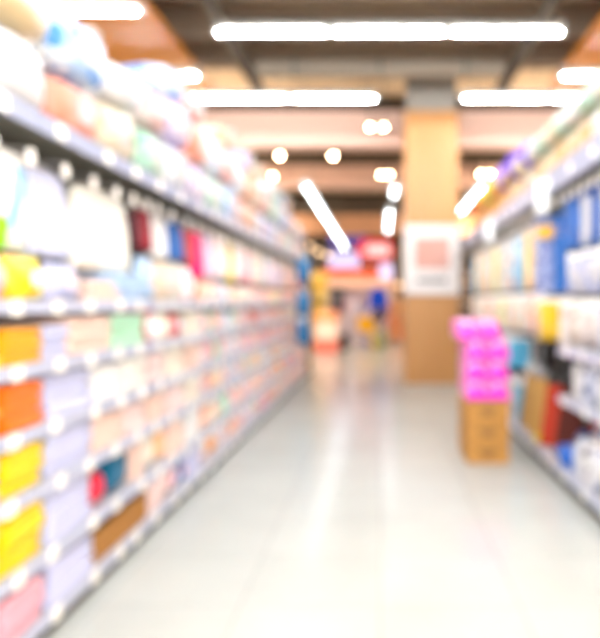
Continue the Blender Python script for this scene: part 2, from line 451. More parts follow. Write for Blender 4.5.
# single goods among the piles
def roll_mesh(): 
    def f():
        mb = MB(); pts = []
        for k in range(46):
            a = k*.42; r = .012+.0022*k*.75; pts.append((r*math.cos(a), r*math.sin(a)))
        return mb.ribbon(pts, .006, -.14, .14, 4, .002, 5)
    return cached(('rolled_towel',), f, True)
for k, (y, dz, c) in enumerate(((3.99, 0, 'white'), (4.185, 0, 'cream'))):
    o = root('rolled_towel', (-XF-.15, y, LV['b']+.094), f'{c} rolled towel with a red band on the left rack\'s second shelf', 'towel', 'rolled towels')
    obj('roll', roll_mesh(), cloth(CN[c]), o, rot=(0, 0, PI/2))
    obj('band', MB().cyl((-.06, 0, 0), (.12, 0, 0), .0945, 20) if k == 0 else MB().cyl((-.03, 0, 0), (.03, 0, 0), .0945, 20), plain(CN['red' if k == 0 else 'maroon'], .5), o, (-.0, 0, 0), (0, 0, 0))
    o.children[1].location.x = -.0
o = root('drawstring_bag', (-XF-.13, 3.25, LV['e']+.002), 'round red drawstring bag on the left rack\'s fifth shelf', 'bag')
obj('body', MB().puff(.22, .24, .17, .8, amp=.02, seed=3), cloth('#e01238'), o, smooth=True)
obj('neck', MB().lathe([(.035, 0), (.02, .015), (.03, .03), (.04, .04)], 14, (0, 0, .165)), cloth('#e01238'), o)
o = put('cushion', MB().puff(.28, .30, .2, .5, amp=.02, seed=4).mesh('cushion', True), cloth(CN['teal']), (-XF-.17, 3.525, LV['e']+.002), 'dark teal cushion beside the red bag on the fifth shelf', 'cushion')
for k in range(4):
    tag(obj('folded_towel', towel_mesh(.16, .34, .05, k % 3), cloth(CN['peach']), None, (-XF-.205, 3.775, LV['e']+.002+k*.052)),
        f'narrow peach folded towel, {POS[4][3-k]} in the pile beside the teal cushion', 'towel', 'folded towels on the left rack')
# woven tray on the bottom shelf
o = root('wicker_basket', (-XF-.19, 3.53, LV['f']+.002), 'long brown wicker basket on the left rack\'s bottom shelf', 'basket')
mb = MB(); hw, hd = .365, .17
def wick():
    m, nt, b = base_mat('wicker', '#9a621c', .7)
    w = nt.nodes.new('ShaderNodeTexWave'); w.inputs['Scale'].default_value = 22; w.bands_direction = 'Z'; w.inputs['Distortion'].default_value = 3
    nt.links.new(ocoord(nt), w.inputs['Vector']); nt.links.new(mixc(nt, w.outputs['Fac'], '#8a5414', '#b98238'), b.inputs['Base Color']); return m
m_wick = wick()
mb.box(-hd, hd, -hw, hw, 0, .012).box(-hd, -hd+.012, -hw, hw, .012, .13).box(hd-.012, hd, -hw, hw, .012, .13)
mb.box(-hd+.012, hd-.012, -hw, -hw+.012, .012, .13).box(-hd+.012, hd-.012, hw-.012, hw, .012, .13)
obj('body', mb, m_wick, o, bevel=.005)
obj('rim', MB().path([(-hd+.006, -hw+.006, .135), (hd-.006, -hw+.006, .135), (hd-.006, hw-.006, .135), (-hd+.006, hw-.006, .135), (-hd+.006, -hw+.006, .135)], .011, 8), m_wick, o)
for k, (y, z, c, w) in enumerate(((4.07, 'e', 'cream', 'second bay'), (4.24, 'e', 'apricot', 'apricot'))):
    put('cushion', MB().puff(.26, .16, .2, .55, amp=.02, seed=8+k).mesh('cushion', True), cloth(CN[c]), (-XF-.17, y-.03, LV['e']+.002), f'{c} cushion at the start of the second bay\'s fifth shelf', 'cushion')
o = root('teddy_bear', (-XF-.14, 4.31, LV['f']+.002), 'small brown plush toy with pale muzzle on the bottom shelf', 'plush toy')
obj('body', MB().puff(.13, .13, .11, .95).puff(.05, .05, .05, 1), cloth('#7c3f28'), o, smooth=True)
h = obj('head', MB().puff(.1, .1, .085, 1), cloth('#7c3f28'), o, (0, 0, .108), smooth=True)
obj('muzzle', MB().puff(.04, .05, .04, 1), cloth('#e8bfae'), h, (.045, 0, .015), smooth=True)
for e in (-1, 1):
    obj('ear', MB().puff(.02, .04, .04, 1), cloth('#7c3f28'), h, (0, e*.04, .06), smooth=True)
    obj('paw', MB().puff(.07, .04, .04, 1), cloth('#7c3f28'), o, (.07, e*.055, 0), smooth=True)

# soft packs: flat stuffed pouches with a crimped head
def pouch_mesh(w, h, t, var):
    def f():
        mb = MB(); nu, nv = 10, 12; b = 0
        rr = random.Random(var)
        for sgn in (1, -1):
            b = len(mb.v)
            for j in range(nv+1):
                v = j/nv
                for i in range(nu+1):
                    u = i/nu
                    body = (math.sin(PI*u)**.45)*(math.sin(PI*min(v/.86, 1))**.5 if v < .86 else 0)
                    x = sgn*(t/2*body+.0012)*(1+.05*math.sin(9*u+7*v+var))
                    y = (u-.5)*w*(1-.05*math.sin(PI*v)); mb.v.append((x, y, v*h))
            for j in range(nv):
                for i in range(nu):
                    q = (b+j*(nu+1)+i, b+j*(nu+1)+i+1, b+(j+1)*(nu+1)+i+1, b+(j+1)*(nu+1)+i)
                    mb.f.append(q if sgn > 0 else q[::-1])
        n1 = (nu+1)*(nv+1); edge = [i for i in range(nu+1)] + [j*(nu+1)+nu for j in range(1, nv+1)] + [nv*(nu+1)+i for i in range(nu-1, -1, -1)] + [j*(nu+1) for j in range(nv-1, 0, -1)]
        for a, c in zip(edge, edge[1:]+edge[:1]): mb.f.append((c, a, a+n1, c+n1))
        return mb
    return cached(('pouch', w, h, t, var), f, True)
PACK = [('white', prnt('#f7f3f1', '#f4d3d8', '#ef9fb0')), ('blush', prnt('#f7d3d2', '#f8f1ee', '#ee7f96')), ('cream', prnt('#f8e6c8', '#f9f5ee', '#f2b35e')),
        ('peach', prnt('#f9c3a6', '#faf0ea', '#ea7a48')), ('lilac', prnt('#dfcdea', '#f7f2f7', '#a878cc')), ('pink', prnt('#f6a3b6', '#fbeef0', '#e2456e')),
        ('pale blue', prnt('#bcd8f2', '#f5f6f8', '#4a9ada')), ('lemon', prnt('#fae27c', '#fbf8ec', '#f0b010')), ('apricot', prnt('#f7ac5e', '#faeede', '#e4701c')),
        ('mint', prnt('#b2e6c6', '#f4f8f4', '#4abf84')), ('rose', prnt('#ea8a86', '#f8e6e2', '#c02f40'))]
packs = {}
def soft_pack(lv, y, w, h, t, pk, z0=None):
    k = packs.get(lv, 0); packs[lv] = k+1
    nm, mt = pk
    dx = R.uniform(0, .03)
    o = root('soft_pack', (-XF-.07-dx, y, LV[lv]+.002), f'{nm} printed soft pack, {ORD[k]} along the left rack\'s {LW[lv]} shelf', 'pack', 'soft packs on the left rack', R.uniform(-.05, .05))
    obj('pouch', pouch_mesh(w, h, t, k % 4), mt, o)
    obj('front_label', cached(('front_label', t), lambda: MB().puff(.006, .09, .06, .4, 12, 6)), plain(('#f7d9d0', '#f6c9a0', '#f3b8c0', '#d6e4f4')[k % 4], .4), o, (t/2-.001, 0, h*.32))
    return o
WT = [0, 0, 0, 1, 1, 1, 2, 2, 3, 3, 4, 5, 6, 7, 8, 9, 10]
HT = dict(a=.16, b=.17, c=.18, d=.165, e=.2, f=.185)
for lv in 'abcdef':
    y = 5.25
    while y < 12.42:
        w = R.choice((.18, .2, .22, .24)); h = HT[lv]*R.choice((.88, .95, 1.0))
        j = R.choice(WT)
        if y > 7.8 and R.random() < .6: j = R.choice((3, 5, 8, 10, 3, 5))
        soft_pack(lv, y+w/2-.06, w-.004, round(h, 3), R.choice((.1, .12)), PACK[j]); y += w+.008
# upper things on the top shelf board just below the hanging row
for (y, w, h, t, pk) in ((2.36, .2, .165, .12, ('pink', plain('#f59fb4', .5))), (2.64, .27, .165, .14, ('yellow', prnt('#ffe81a', '#fff48a', '#ffbe00', 8))), (2.96, .32, .155, .12, ('lavender', cloth('#bfc2e2')))):
    soft_pack('a', y, w, h, t, pk)
for k, (y, w, c, n) in enumerate(((3.29, .28, 'peach', 2), (3.61, .28, 'pale blue', 3))):
    pile('a', y, w, c, n, .046)
for (y, w, h, pk) in ((3.985, .27, .25, ('pale blue', cloth('#a9c2de'))), (4.28, .3, .24, ('cream', cloth('#dac6ae'))), (4.6, .3, .25, ('ivory', cloth('#d8cfc2'))), (4.89, .24, .24, PACK[0])):
    soft_pack('a', y, w, h, .12, pk)
# goods at the second bay
for (lv, y, w, h, pk) in (('b', 4.36, .16, .15, ('red', prnt('#e0303c', '#d81f30', '#f28b8b', 10))), ('b', 4.54, .16, .16, ('crimson', prnt('#d22a3a', '#ee6a60', '#f6c0a0', 10))),
                          ('f', 4.635, .13, .17, ('blue', plain('#1d5aa0', .5))), ('f', 4.48, .13, .17, PACK[1])):
    soft_pack(lv, y, w, h, .11, pk)
# hanging row
m_hang = plain('#e9e6df', .35)
def hanging_towel(y, w, z0, z1, col, label, mt=None, fold=2, var=0, x=XF+.13):
    o = root('hanging_towel', (-x, y, z1), label, 'towel', 'towels hanging on the left rack')
    def f():
        L = z1-z0; n = 14; mb = MB(); m = 18
        prof = [(.022, -L)] + [(.022, -L+L*k/6) for k in range(1, 6)] + [(.02, -.02), (.012, -.004), (0, 0), (-.012, -.004), (-.02, -.02)] + [(-.022, -L+L*(6-k)/6-.02) for k in range(1, 6)] + [(-.022, -L)]
        mq = len(prof)
        for i in range(n+1):
            u = i/n
            for a, c in prof:
                k = -c/L; wv = .014*k*math.sin(u*PI*2*fold+var)
                y2 = (u-.5)*w*(.86+.14*min(1, k*2.2)) ; mb.v.append((a*(1+.4*k)+wv, y2, c-.012*abs(2*u-1)**3*(1-k)))
        for i in range(n):
            for q in range(mq):
                r2 = (q+1) % mq; mb.f.append((i*mq+q, i*mq+r2, (i+1)*mq+r2, (i+1)*mq+q))
        mb.f.append(tuple(range(mq))[::-1]); mb.f.append(tuple(n*mq+q for q in range(mq)))
        return mb
    obj('cloth', cached(('hung', w, z0, z1, fold, var), f, True), mt or cloth(CN[col]), o)
    obj('hanger', MB().path([(0, -w*.36, .004), (0, 0, .012), (0, w*.36, .004)], .005, 6).path([(0, 0, .012), (0, 0, 1.866-z1 if z1 < 1.86 else .004)], .003, 6), m_hang, o)
    return o
def hanging_pack(y, w, z0, z1, pk, label, x=XF+.11, side=-1, group='packs hanging on the left rack', head='#f4f1ec', t=.07, rz=0):
    o = root('hanging_pack', (side*x, y, z0), label, 'pack', group, rz)
    h = z1-z0
    obj('pouch', pouch_mesh(round(w, 3), round(h, 3), t, int(y*10) % 4), pk, o)
    obj('header_card', cached(('header_card', round(w, 2)), lambda: MB().box(-.004, .004, -w*.46, w*.46, 0, .05)), plain(head, .5), o, (0, 0, h-.045))
    return o
hanging_pack(2.36, .22, 1.5, 1.85, prnt('#f2f4f8', '#c9dcf2', '#e5e54a', 10), 'white and yellow pack hanging nearest on the left rack')
hanging_pack(2.62, .22, 1.49, 1.86, prnt('#eef4f6', '#8ccaf4', '#8cd60a', 7), 'white, blue and lime printed pack hanging by the pale lavender towel')
hanging_towel(2.91, .32, 1.49, 1.85, 'lavender', 'lavender towel hanging just left of the wide white one', cloth('#d6daf6'), 2, 1)
hanging_towel(3.48, .68, 1.46, 1.85, 'white', 'wide white towel hanging on the left rack', cloth('#f6f2e6'), 1, 2)
hanging_towel(3.93, .13, 1.60, 1.82, 'maroon', 'narrow dark maroon cloth hanging behind the wide white towel', cloth('#45121c'), 1, 0)
hanging_towel(4.12, .18, 1.61, 1.85, 'maroon', 'crimson cloth hanging beside the small white towel', cloth('#8e0c22'), 1, 1)
hanging_towel(4.40, .26, 1.58, 1.835, 'white', 'small white towel hanging between crimson and blue cloths', None, 1, 3)
hanging_towel(4.74, .30, 1.59, 1.845, 'blue', 'blue cloth hanging beside the small white towel', None, 1, 2)
hanging_towel(5.02, .14, 1.58, 1.84, 'rust', 'narrow rust-brown cloth hanging beside the blue one', None, 1, 1)
hanging_towel(5.30, .28, 1.49, 1.84, 'hot pink', 'hot pink scarf hanging on the left rack', None, 2, 2)
cols = ['lilac', 'blush', 'white', 'lemon', 'white', 'blush', 'rose', 'white', 'cream', 'peach', 'sky blue', 'white', 'pink', 'lilac', 'sky blue', 'peach', 'rose', 'white', 'apricot', 'sky blue', 'rose', 'coral', 'white', 'rose', 'peach', 'lilac']
for i, c in enumerate(cols):
    y = 5.62+.28*i
    if y > 12.3: break
    zlo = 1.5
    if c == 'lemon':
        hanging_towel(y, .16, 1.48, 1.845, c, 'pale yellow cloth hanging among white packs on the left rack', cloth('#f7e46a'), 1, 1)
    elif i % 3 == 0:
        hanging_towel(y, .24, zlo, 1.845, c, f'{c} cloth hanging {ORD[i]} beyond the hot pink scarf', None, 2, i % 4)
    else:
        pm = dict(PACK).get(c) or prnt(CN[c], '#faf3ee', '#f0f0f0', 12)
        hanging_pack(y, .24, zlo, 1.86, pm, f'{c} printed pack hanging {ORD[i]} beyond the hot pink scarf')
for k, (z, w) in enumerate(((1.60, 'topmost'), (1.10, 'middle'), (.66, 'lowest'))):
    o = root('hanging_pack', (-XF+.108, 10.6, z), f'{w} of three bright blue pouches clipped at the left rack\'s far end', 'pack', 'blue pouches at the rack end', 1.45)
    obj('pouch', pouch_mesh(.2, .38, .08, k), plain('#06699e', .45), o)
    obj('clip', MB().box(-.006, .006, -.03, .03, .34, .4), m_card, o)

# bedding in clear bags on the top of the left rack
def bag_mesh(w, d, h, var):
    return cached(('bag', w, d, h, var), lambda: MB().puff(d, w, h, .55, 24, 12, .035, var), True)
bagn = [0]
BAGP = [('white', prnt(rgb(204, 204, 206), rgb(187, 196, 212), rgb(157, 180, 216), 9)), ('cream', prnt(rgb(204, 192, 168), rgb(204, 180, 136), rgb(170, 136, 80), 8)),
        ('pale blue', prnt(rgb(157, 187, 220), rgb(196, 208, 220), rgb(52, 128, 204), 8)), ('coral', prnt(rgb(216, 136, 112), rgb(220, 157, 136), rgb(216, 136, 112), 8)),
        ('lilac', prnt(rgb(190, 172, 204), rgb(200, 192, 204), rgb(144, 112, 172), 8)), ('blush', prnt(rgb(208, 164, 160), rgb(206, 188, 184), rgb(188, 104, 96), 8)),
        ('mint', prnt(rgb(160, 200, 180), rgb(192, 204, 196), rgb(80, 170, 130), 8)), ('peach', prnt(rgb(212, 160, 120), rgb(206, 188, 170), rgb(188, 112, 50), 8))]
def bedding_bag(y, w, h, z, ci, layer, x=XF+.02+.23, d=.42):
    k = bagn[0]; bagn[0] += 1
    nm, mt = BAGP[ci]
    o = root('bedding_bag', (-x, y, z), f'{nm} bagged bedding on top of the left rack, {layer}', 'bedding', 'bagged bedding on the left rack', R.uniform(-.04, .04))
    obj('bag', bag_mesh(w, d, h, k % 5), mt, o)
    obj('insert_card', cached(('insert_card',), lambda: MB().puff(.008, .16, .12, .3, 12, 6)), plain('#b4b1b0', .4), o, (d/2-.003, 0, h*.3))
    obj('handle', cached(('bag_handle',), lambda: MB().path([(0, -.06, 0), (.02, -.05, .035), (.02, .05, .035), (0, .06, 0)], .006, 6)), m_hang, o, (d/2-.0, 0, h*.72))
Z0 = 2.013
lay1 = [(2.1, .5, .3, 0), (2.62, .5, .3, 0), (3.13, .48, .26, 3), (3.63, .48, .3, 1), (4.15, .5, .3, 6), (4.67, .5, .32, 0), (5.2, .52, .3, 4), (5.74, .5, .3, 6), (6.26, .5, .32, 2), (6.78, .5, .3, 5), (7.3, .5, .3, 7), (7.82, .5, .3, 0), (8.34, .5, .3, 4), (8.86, .5, .3, 2), (9.38, .5, .3, 5), (9.9, .5, .3, 0), (10.42, .5, .3, 6), (10.94, .5, .3, 4), (11.46, .5, .3, 5), (11.98, .5, .28, 2)]
lay2 = [(2.1, .5, .3, 6), (2.64, .54, .3, 1), (3.2, .54, .3, 2), (3.72, .48, .22, 0), (4.2, .46, .24, 5), (4.7, .5, .3, 4), (5.22, .5, .3, 3), (5.74, .5, .32, 0), (6.26, .5, .3, 5), (6.78, .5, .3, 0), (7.3, .5, .32, 7), (7.82, .5, .3, 7), (8.34, .5, .32, 5), (8.86, .5, .3, 6), (9.38, .5, .32, 0), (9.9, .5, .3, 2), (10.42, .5, .3, 4), (10.94, .5, .28, 7), (11.46, .5, .3, 2), (11.98, .5, .26, 4)]
for i, a in enumerate(lay1): bedding_bag(a[0], a[1]-.02, a[2], Z0, a[3], f'{ORD[i]} along the lower layer')
for i, a in enumerate(lay2): bedding_bag(a[0], a[1]-.02, a[2], Z0+lay1[i][2]+.012, a[3], f'{ORD[i]} along the upper layer')
k = 0
for i in (1, 5, 6, 8, 10, 11, 13, 14, 15, 16):
    a = lay2[i]; bedding_bag(a[0]+.02, .44, .2, Z0+lay1[i][2]+a[2]+.03, (0, 2, 5, 7, 4, 1, 0, 6, 2, 7)[k], f'{ORD[k]} along the topmost layer', XF+.28); k += 1

# ------------------------------------------------------------------ right rack
RB = [3.3, 5.0, 6.25, 7.5, 8.75, 10.0]
RL = [.33+.3, .12]
RHOOK = [3.7+.2*i for i in range(34)]
RW = ('nearest', 'second', 'third', 'fourth', 'fifth', 'farthest')
for i, y in enumerate(RB):
    ln = (1.7, 1.25, 1.25, 1.25, 1.25, .7)[i]
    lv = [.98, .64, .13] if i < 1 else [.98, .64, .13] if i == 4 else ([.13] if i == 1 else [.98, .64, .13])
    if i in (1, 2): lv = [.13]
    bay(1, y, ln, lv, 2.28, .16, f'{RW[i]} grey shelving bay of the right rack', [h for h in RHOOK if y+.04 < h < y+ln-.04], 'right rack bays', 2.08)
def right_pack(y, w, z0, z1, mt, label, head='#f4f1ec', x=XF+.13, t=.07): return hanging_pack(y, w, z0, z1, mt, label, x, 1, 'packs hanging on the right rack', head, t, .8 if y < 5.9 else .5)
bw = prnt('#c2c1c4', '#b4b6c8', '#566aa8', 9); bb = prnt('#1e5aa8', '#2b6fc0', '#16397a', 9); nv = prnt('#8c9ac8', '#a4aed2', '#2a3f92', 24)
# upper hung row near: blue headed packs, then white packs below them
for k in range(7):
    y = 3.75+k*.21
    right_pack(y, .19, 1.68, 2.05, (bb, bw, bw, bb, bw, bb, bb)[k], f'{("blue","white","white","blue","white","blue","blue")[k]} pack with deep blue card, {ORD[k]} in the right rack\'s upper hung row', '#1d4f9c', t=.06)
for k, y in enumerate((3.75, 4.1, 4.45, 4.82)):
    right_pack(y, .26, 1.36, 1.64, prnt('#bdbbc0', '#a9acc8', '#7078b0', 8), f'plump white pack, {ORD[k]} in the right rack\'s middle hung row', t=.11)
    right_pack(y+.02, .25, 1.01, 1.32, (prnt('#d6d2ce', '#e0bfa8', '#d88f56', 7), bw, prnt('#d8d4d0', '#c4b8b4', '#8a7a78', 8), prnt('#d8d3cc', '#cbb9ac', '#a09488', 8))[k], f'white packet, {ORD[k]} in the right rack\'s lower hung row', t=.1)
right_pack(3.93, .1, 1.35, 1.62, plain('#e88a68', .5), 'coral pink packet among the white packs on the right rack', x=XF+.04, t=.04)
# navy dotted strips with yellow cards
def strip(y, z0, z1, mt, label, w=.2, head=None):
    o = root('hanging_strip', (XF+.12, y, z0), label, 'hanging strip', 'tall strips on the right rack', 1.0)
    mb = MB(); n = int((z1-z0)/.05)
    for k in range(n):
        z = (z1-z0)*k/n
        mb.puff(.035, w, .046, .5, 14, 6)
        for q in range(len(mb.v)-14*7, len(mb.v)): a = mb.v[q]; mb.v[q] = (a[0], a[1], a[2]+z)
    obj('strip', mb, mt, o, smooth=True)
    if head: obj('header_card', MB().box(-.028, -.022, -w*.52, w*.52, .01, .11), plain(head, .5), o)
strip(5.36, 1.38, 1.98, plain('#1668bc', .5), 'plain blue tall strip beside the navy dotted one', .14)
strip(5.66, 1.38, 1.80, nv, 'lower navy dotted strip under the yellow card', .24)
strip(5.66, 1.81, 2.0, nv, 'upper navy dotted strip with a yellow card', .24, '#f0b52a')
strip(5.96, 1.38, 2.04, prnt('#5a74b4', '#c9cde0', '#4a63ac', 22), 'grey-blue speckled strip at the joint of the second bay', .16)
right_pack(5.62, .3, .99, 1.34, prnt('#dca808', '#e2bc38', '#dcd2b0', 5), 'plump yellow pack hanging below the navy strip', t=.12)
right_pack(5.1, .22, .97, 1.32, prnt('#d8d4d0', '#d6c4ba', '#b09c96', 6), 'large white pack hanging beside the yellow one', t=.1)
right_pack(6.0, .2, .97, 1.33, prnt('#e0d8ce', '#ecc09a', '#e08838', 6), 'white and orange pack at the joint of the second bay', t=.08)
# brooms standing in the gap of the second bay
def broom(y, x, col, hc, label, h=.82, zb=.152, bh=.5, rz=.9):
    o = root('broom', (x, y, zb), label, 'broom', 'brooms on the right rack', rz)
    mb = MB()
    for k in range(7):
        yy = -.1+k*.2/6
        mb.cyl((0, yy*1.1, 0), (0, yy*.45, bh), .03, 8, .02)
    obj('bristles', mb, cloth(col), o)
    obj('head', MB().puff(.06, .14, .08, .5), plain(hc, .5), o, (0, 0, bh-.01), smooth=True)
    obj('handle', MB().cyl((0, 0, bh+.05), (0, 0, h), .016, 12), plain(hc, .4), o)
broom(5.60, XF+.13, '#b53a24', '#2b2624', 'red bristled broom with dark handle standing on the right rack')
broom(5.34, XF+.18, '#5a2820', '#171718', 'dark brown broom nearer than the red one', .8)
broom(6.10, XF+.13, '#c79a58', '#8a8a8c', 'tan bristled broom beyond the red one')
broom(6.45, XF+.13, '#b8905a', '#b9b4ac', 'pale tan broom behind the pink packs')
for k, (y, z) in enumerate(((4.9, .14), (5.14, .14))):
    o = root('spray_bottle', (XF+.33, y, z), ('nearer', 'farther')[k]+' white spray bottle on the right rack\'s base by the brooms', 'bottle', 'spray bottles on the right rack')
    obj('body', MB().lathe([(.045, 0), (.055, .02), (.055, .14), (.04, .19), (.018, .22), (.018, .24)], 18), prnt('#f2f1f2', '#dfe3f2', '#5e74b8', 10), o, smooth=True)
    obj('trigger', MB().box(-.05, .03, -.014, .014, .242, .28).box(-.05, -.035, -.01, .01, .2, .242), plain('#d04030' if k else '#3355a8', .4), o)
# shelf goods, nearest bay: jars and packs with navy/white print
wn = [prnt(rgb(200, 200, 204), rgb(184, 187, 202), rgb(48, 64, 112), 9), prnt(rgb(204, 202, 200), rgb(192, 187, 192), rgb(90, 74, 80), 10), prnt(rgb(194, 196, 204), rgb(168, 174, 192), rgb(36, 48, 92), 8)]
def canister(y, x, z, r, h, mt, cap, label):
    o = root('canister', (x, y, z), label, 'canister', 'canisters on the right rack')
    obj('body', cached(('canister', r, h), lambda: MB().lathe([(r*.92, 0), (r, .012), (r, h*.8), (r*.8, h*.88), (r*.5, h*.9)], 18), True), mt, o)
    obj('cap', cached(('canister_cap', r, h), lambda: MB().lathe([(r*.55, 0), (r*.55, h*.09), (r*.5, h*.1)], 16)), plain(cap, .4), o, (0, 0, h*.9+.001))
LVR = ((.642, 'middle', .28), (.132, 'bottom', .3))
for z, w, h in LVR:
    for k in range(8):
        if w == 'bottom' and k < 5: continue
        canister(3.42+k*.183, XF+.1, z, .075, h*(.9+.1*(k % 2)), wn[(k+(w == 'bottom')) % 3], ('#f4f4f4', '#30407c', '#f0e6dc')[k % 3], f'white and navy canister, {ORD[k]} from the near end of the right rack\'s {w} shelf')
# things lying on the base of the second bay
put('folded_cloth', towel_mesh(.3, .2, .13, 1), cloth('#0f66c8'), (XF+.12, 4.98, .133), 'bright blue folded cloth lying before the dark broom', 'cloth')
put('folded_cloth', towel_mesh(.2, .2, .1, 2), cloth('#e0b48a'), (XF+.36, 5.6, .133), 'beige folded cloth lying behind the red broom', 'cloth')
o = root('plush_ball', (XF+.06, 5.2, .133), 'small yellow ball on the right rack\'s base before the brooms', 'ball')
obj('ball', MB().puff(.08, .08, .08, .95, 20, 12), cloth('#f2cf10'), o, smooth=True)
o = put('folded_cloth', towel_mesh(.2, .16, .05, 2), cloth('#e8d21c'), (XF+.11, 5.86, .133), 'small yellow folded cloth low on the right rack behind the pink packs', 'cloth')
for k in range(2):
    o = root('carton', (XF+.14, 3.62+k*.32, .132), f'{("nearer", "farther")[k]} beige carton on the right rack\'s bottom shelf', 'carton', 'beige cartons')
    obj('box', MB().box(-.11, .11, -.14, .14, 0, .2), prnt('#d8b47f', '#dcc29a', '#c88a42', 6), o, bevel=.004)
    obj('flap', MB().box(-.112, .112, -.142, .142, .2005, .208), plain('#d8b07c', .6), o)
# farther bays: hung cloths and packs in cream and white
RP = [('white', '#dcd8d2', '#d8c4ac', '#a8b8c4'), ('yellow', '#f0b820', '#f4cf60', '#e89a10'), ('white', '#dad8d6', '#a8c6dc', '#6ea2c8'), ('sky blue', '#5cb4d8', '#a8d6e8', '#2f92c4'), ('white', '#dcd7d0', '#e0bfb0', '#d88c78'),
      ('cream', '#dccfb0', '#dcd6c8', '#ccae68'), ('lemon', '#dcd06a', '#dcd6a4', '#c4bc3a'), ('peach', '#dfb896', '#dccfc4', '#d88a50')]
k = 0; y = 6.24
while y < 10.45:
    j = (0, 1, 2, 3, 4, 2, 0, 5, 6, 0, 5, 4)[k % 12]
    nm = RP[j]
    right_pack(y, .17, 1.42, 1.99, prnt(*nm[1:], 9), f'long {nm[0]} pack, {ORD[k]} beyond the strips in the right rack\'s upper row')
    nm2 = RP[(4, 7, 0, 5, 4, 0, 6, 5, 0, 7)[k % 10]]
    right_pack(y, .17, 1.02, 1.38, prnt(*nm2[1:], 8), f'short {nm2[0]} pack, {ORD[k]} beyond the strips in the right rack\'s lower row')
    y += .265; k += 1
kk = 0
for z, w, h in ((.642, 'middle', .3), (.132, 'bottom', .4)):
    y = 7.2 if z > .5 else 6.8; kk = 0
    while y < 10.4:
        nm = RP[(3, 7, 0, 4, 1, 5)[kk % 6]]
        o = root('carton', (XF+.15, y, z), f'{nm[0]} carton, {ORD[kk]} along the right rack\'s {w} shelf', 'carton', 'cartons on the right rack')
        obj('box', cached(('carton', h), lambda: MB().box(-.11, .11, -.095, .095, 0, h-.02)), prnt(*nm[1:], 7), o)
        obj('lid', cached(('carton_lid', h), lambda: MB().box(-.112, .112, -.097, .097, h-.0195, h)), m_card, o)
        y += .215; kk += 1

# top of the right rack: wrapped packs and coloured plush balls
RT = 2.283
TP = [('cream', '#c4b494', '#c9bfaa', '#bd9a5c'), ('beige', '#b8965e', '#c0a878', '#a8803e'), ('mint', '#9ab8a6', '#b6c0b8', '#7aa890'), ('white', '#c0bfb9', '#bdb4a2', '#b0a998'), ('orange', '#c47a34', '#c99a5c', '#b8621a'), ('amber', '#c48c1c', '#c9a850', '#bb660c')]
def wrapped(y, h, j, label, x=XF+.2, z=RT, w=.3, d=.34):
    nm = TP[j]
    o = root('wrapped_pack', (x, y, z), label, 'pack', 'wrapped packs on top of the right rack', R.uniform(-.06, .06))
    obj('body', cached(('wrapped', w, d, h), lambda: MB().puff(d, w, h, .5, 20, 10, .02, int(h*100))), prnt(*nm[1:], 8), o, smooth=True)
    obj('twist', cached(('twist',), lambda: MB().lathe([(.05, 0), (.02, .025), (.035, .05), (.05, .065)], 12)), prnt(*nm[1:], 8), o, (0, 0, h-.008), smooth=True)
seq1 = [0, 1, 3, 1, 0, 1, 0, 1, 3, 1, 0, 4, 1, 4, 5, 4, 1, 4, 5, 4, 4]
for k, j in enumerate(seq1):
    wrapped(3.6+k*.325, .2, j, f'{TP[j][0]} wrapped pack, {ORD[k]} along the right rack\'s top, lower layer')
seq2 = {0: 3, 1: 2, 2: 3, 3: 2, 4: 3, 5: 2, 6: 0, 7: 2, 8: 3, 10: 0, 12: 1, 14: 5, 15: 4, 17: 4, 19: 4}
for k, j in seq2.items():
    wrapped(3.6+k*.325, .17, j, f'{TP[j][0]} wrapped pack, stacked on the {ORD[k]} pack along the right rack\'s top', z=RT+.265)
def ball(y, z, r, col, label, x=XF+.16):
    o = root('plush_ball', (x, y, z), label, 'ball', 'plush balls on the right rack')
    obj('ball', MB().puff(2*r, 2*r, 2*r, .95, 24, 16), cloth(col), o, smooth=True)
    obj('seam', MB().lathe([(r*.995, -.006), (r*1.012, 0), (r*.995, .006)], 28, (0, 0, r)), plain(col, .7), o)
    obj('loop', MB().path([(0, -.012, 2*r-.004), (0, -.012, 2*r+.03), (0, .012, 2*r+.03), (0, .012, 2*r-.004)], .004, 6), m_card, o)
ball(3.6+9*.325, RT+.265, .13, '#6a50c0', 'nearer violet plush ball on top of the right rack')
ball(3.6+11*.325, RT+.265, .15, '#6a46b8', 'middle violet plush ball on top of the right rack')
ball(3.6+13*.325, RT+.265, .15, '#8a70cc', 'pale violet plush ball, farthest of the violet ones')
ball(3.6+16*.325, RT+.265, .14, '#b6d61c', 'lime plush ball on top of the right rack')
ball(3.6+18*.325, RT+.265, .14, '#f2b01c', 'golden plush ball on top of the right rack')
ball(3.6+20*.325, RT+.265, .14, '#d8442c', 'red plush ball at the far end of the right rack\'s top')

# aisle flags clipped to the right rack's top rail
for k, y in enumerate((5.27, 7.8)):
    o = root('shelf_flag', (XF-.012, y, 1.96), ('nearer', 'farther')[k]+' white price flag sticking out from the right rack\'s top rail', 'sign', 'price flags')
    obj('card', MB().box(-.085, 0, -.003, .003, .02, .26), plain('#fdfdfd', .4), o, bevel=.002)
    obj('clip', MB().box(-.02, -.001, -.012, .012, .262, .29), m_metal, o)

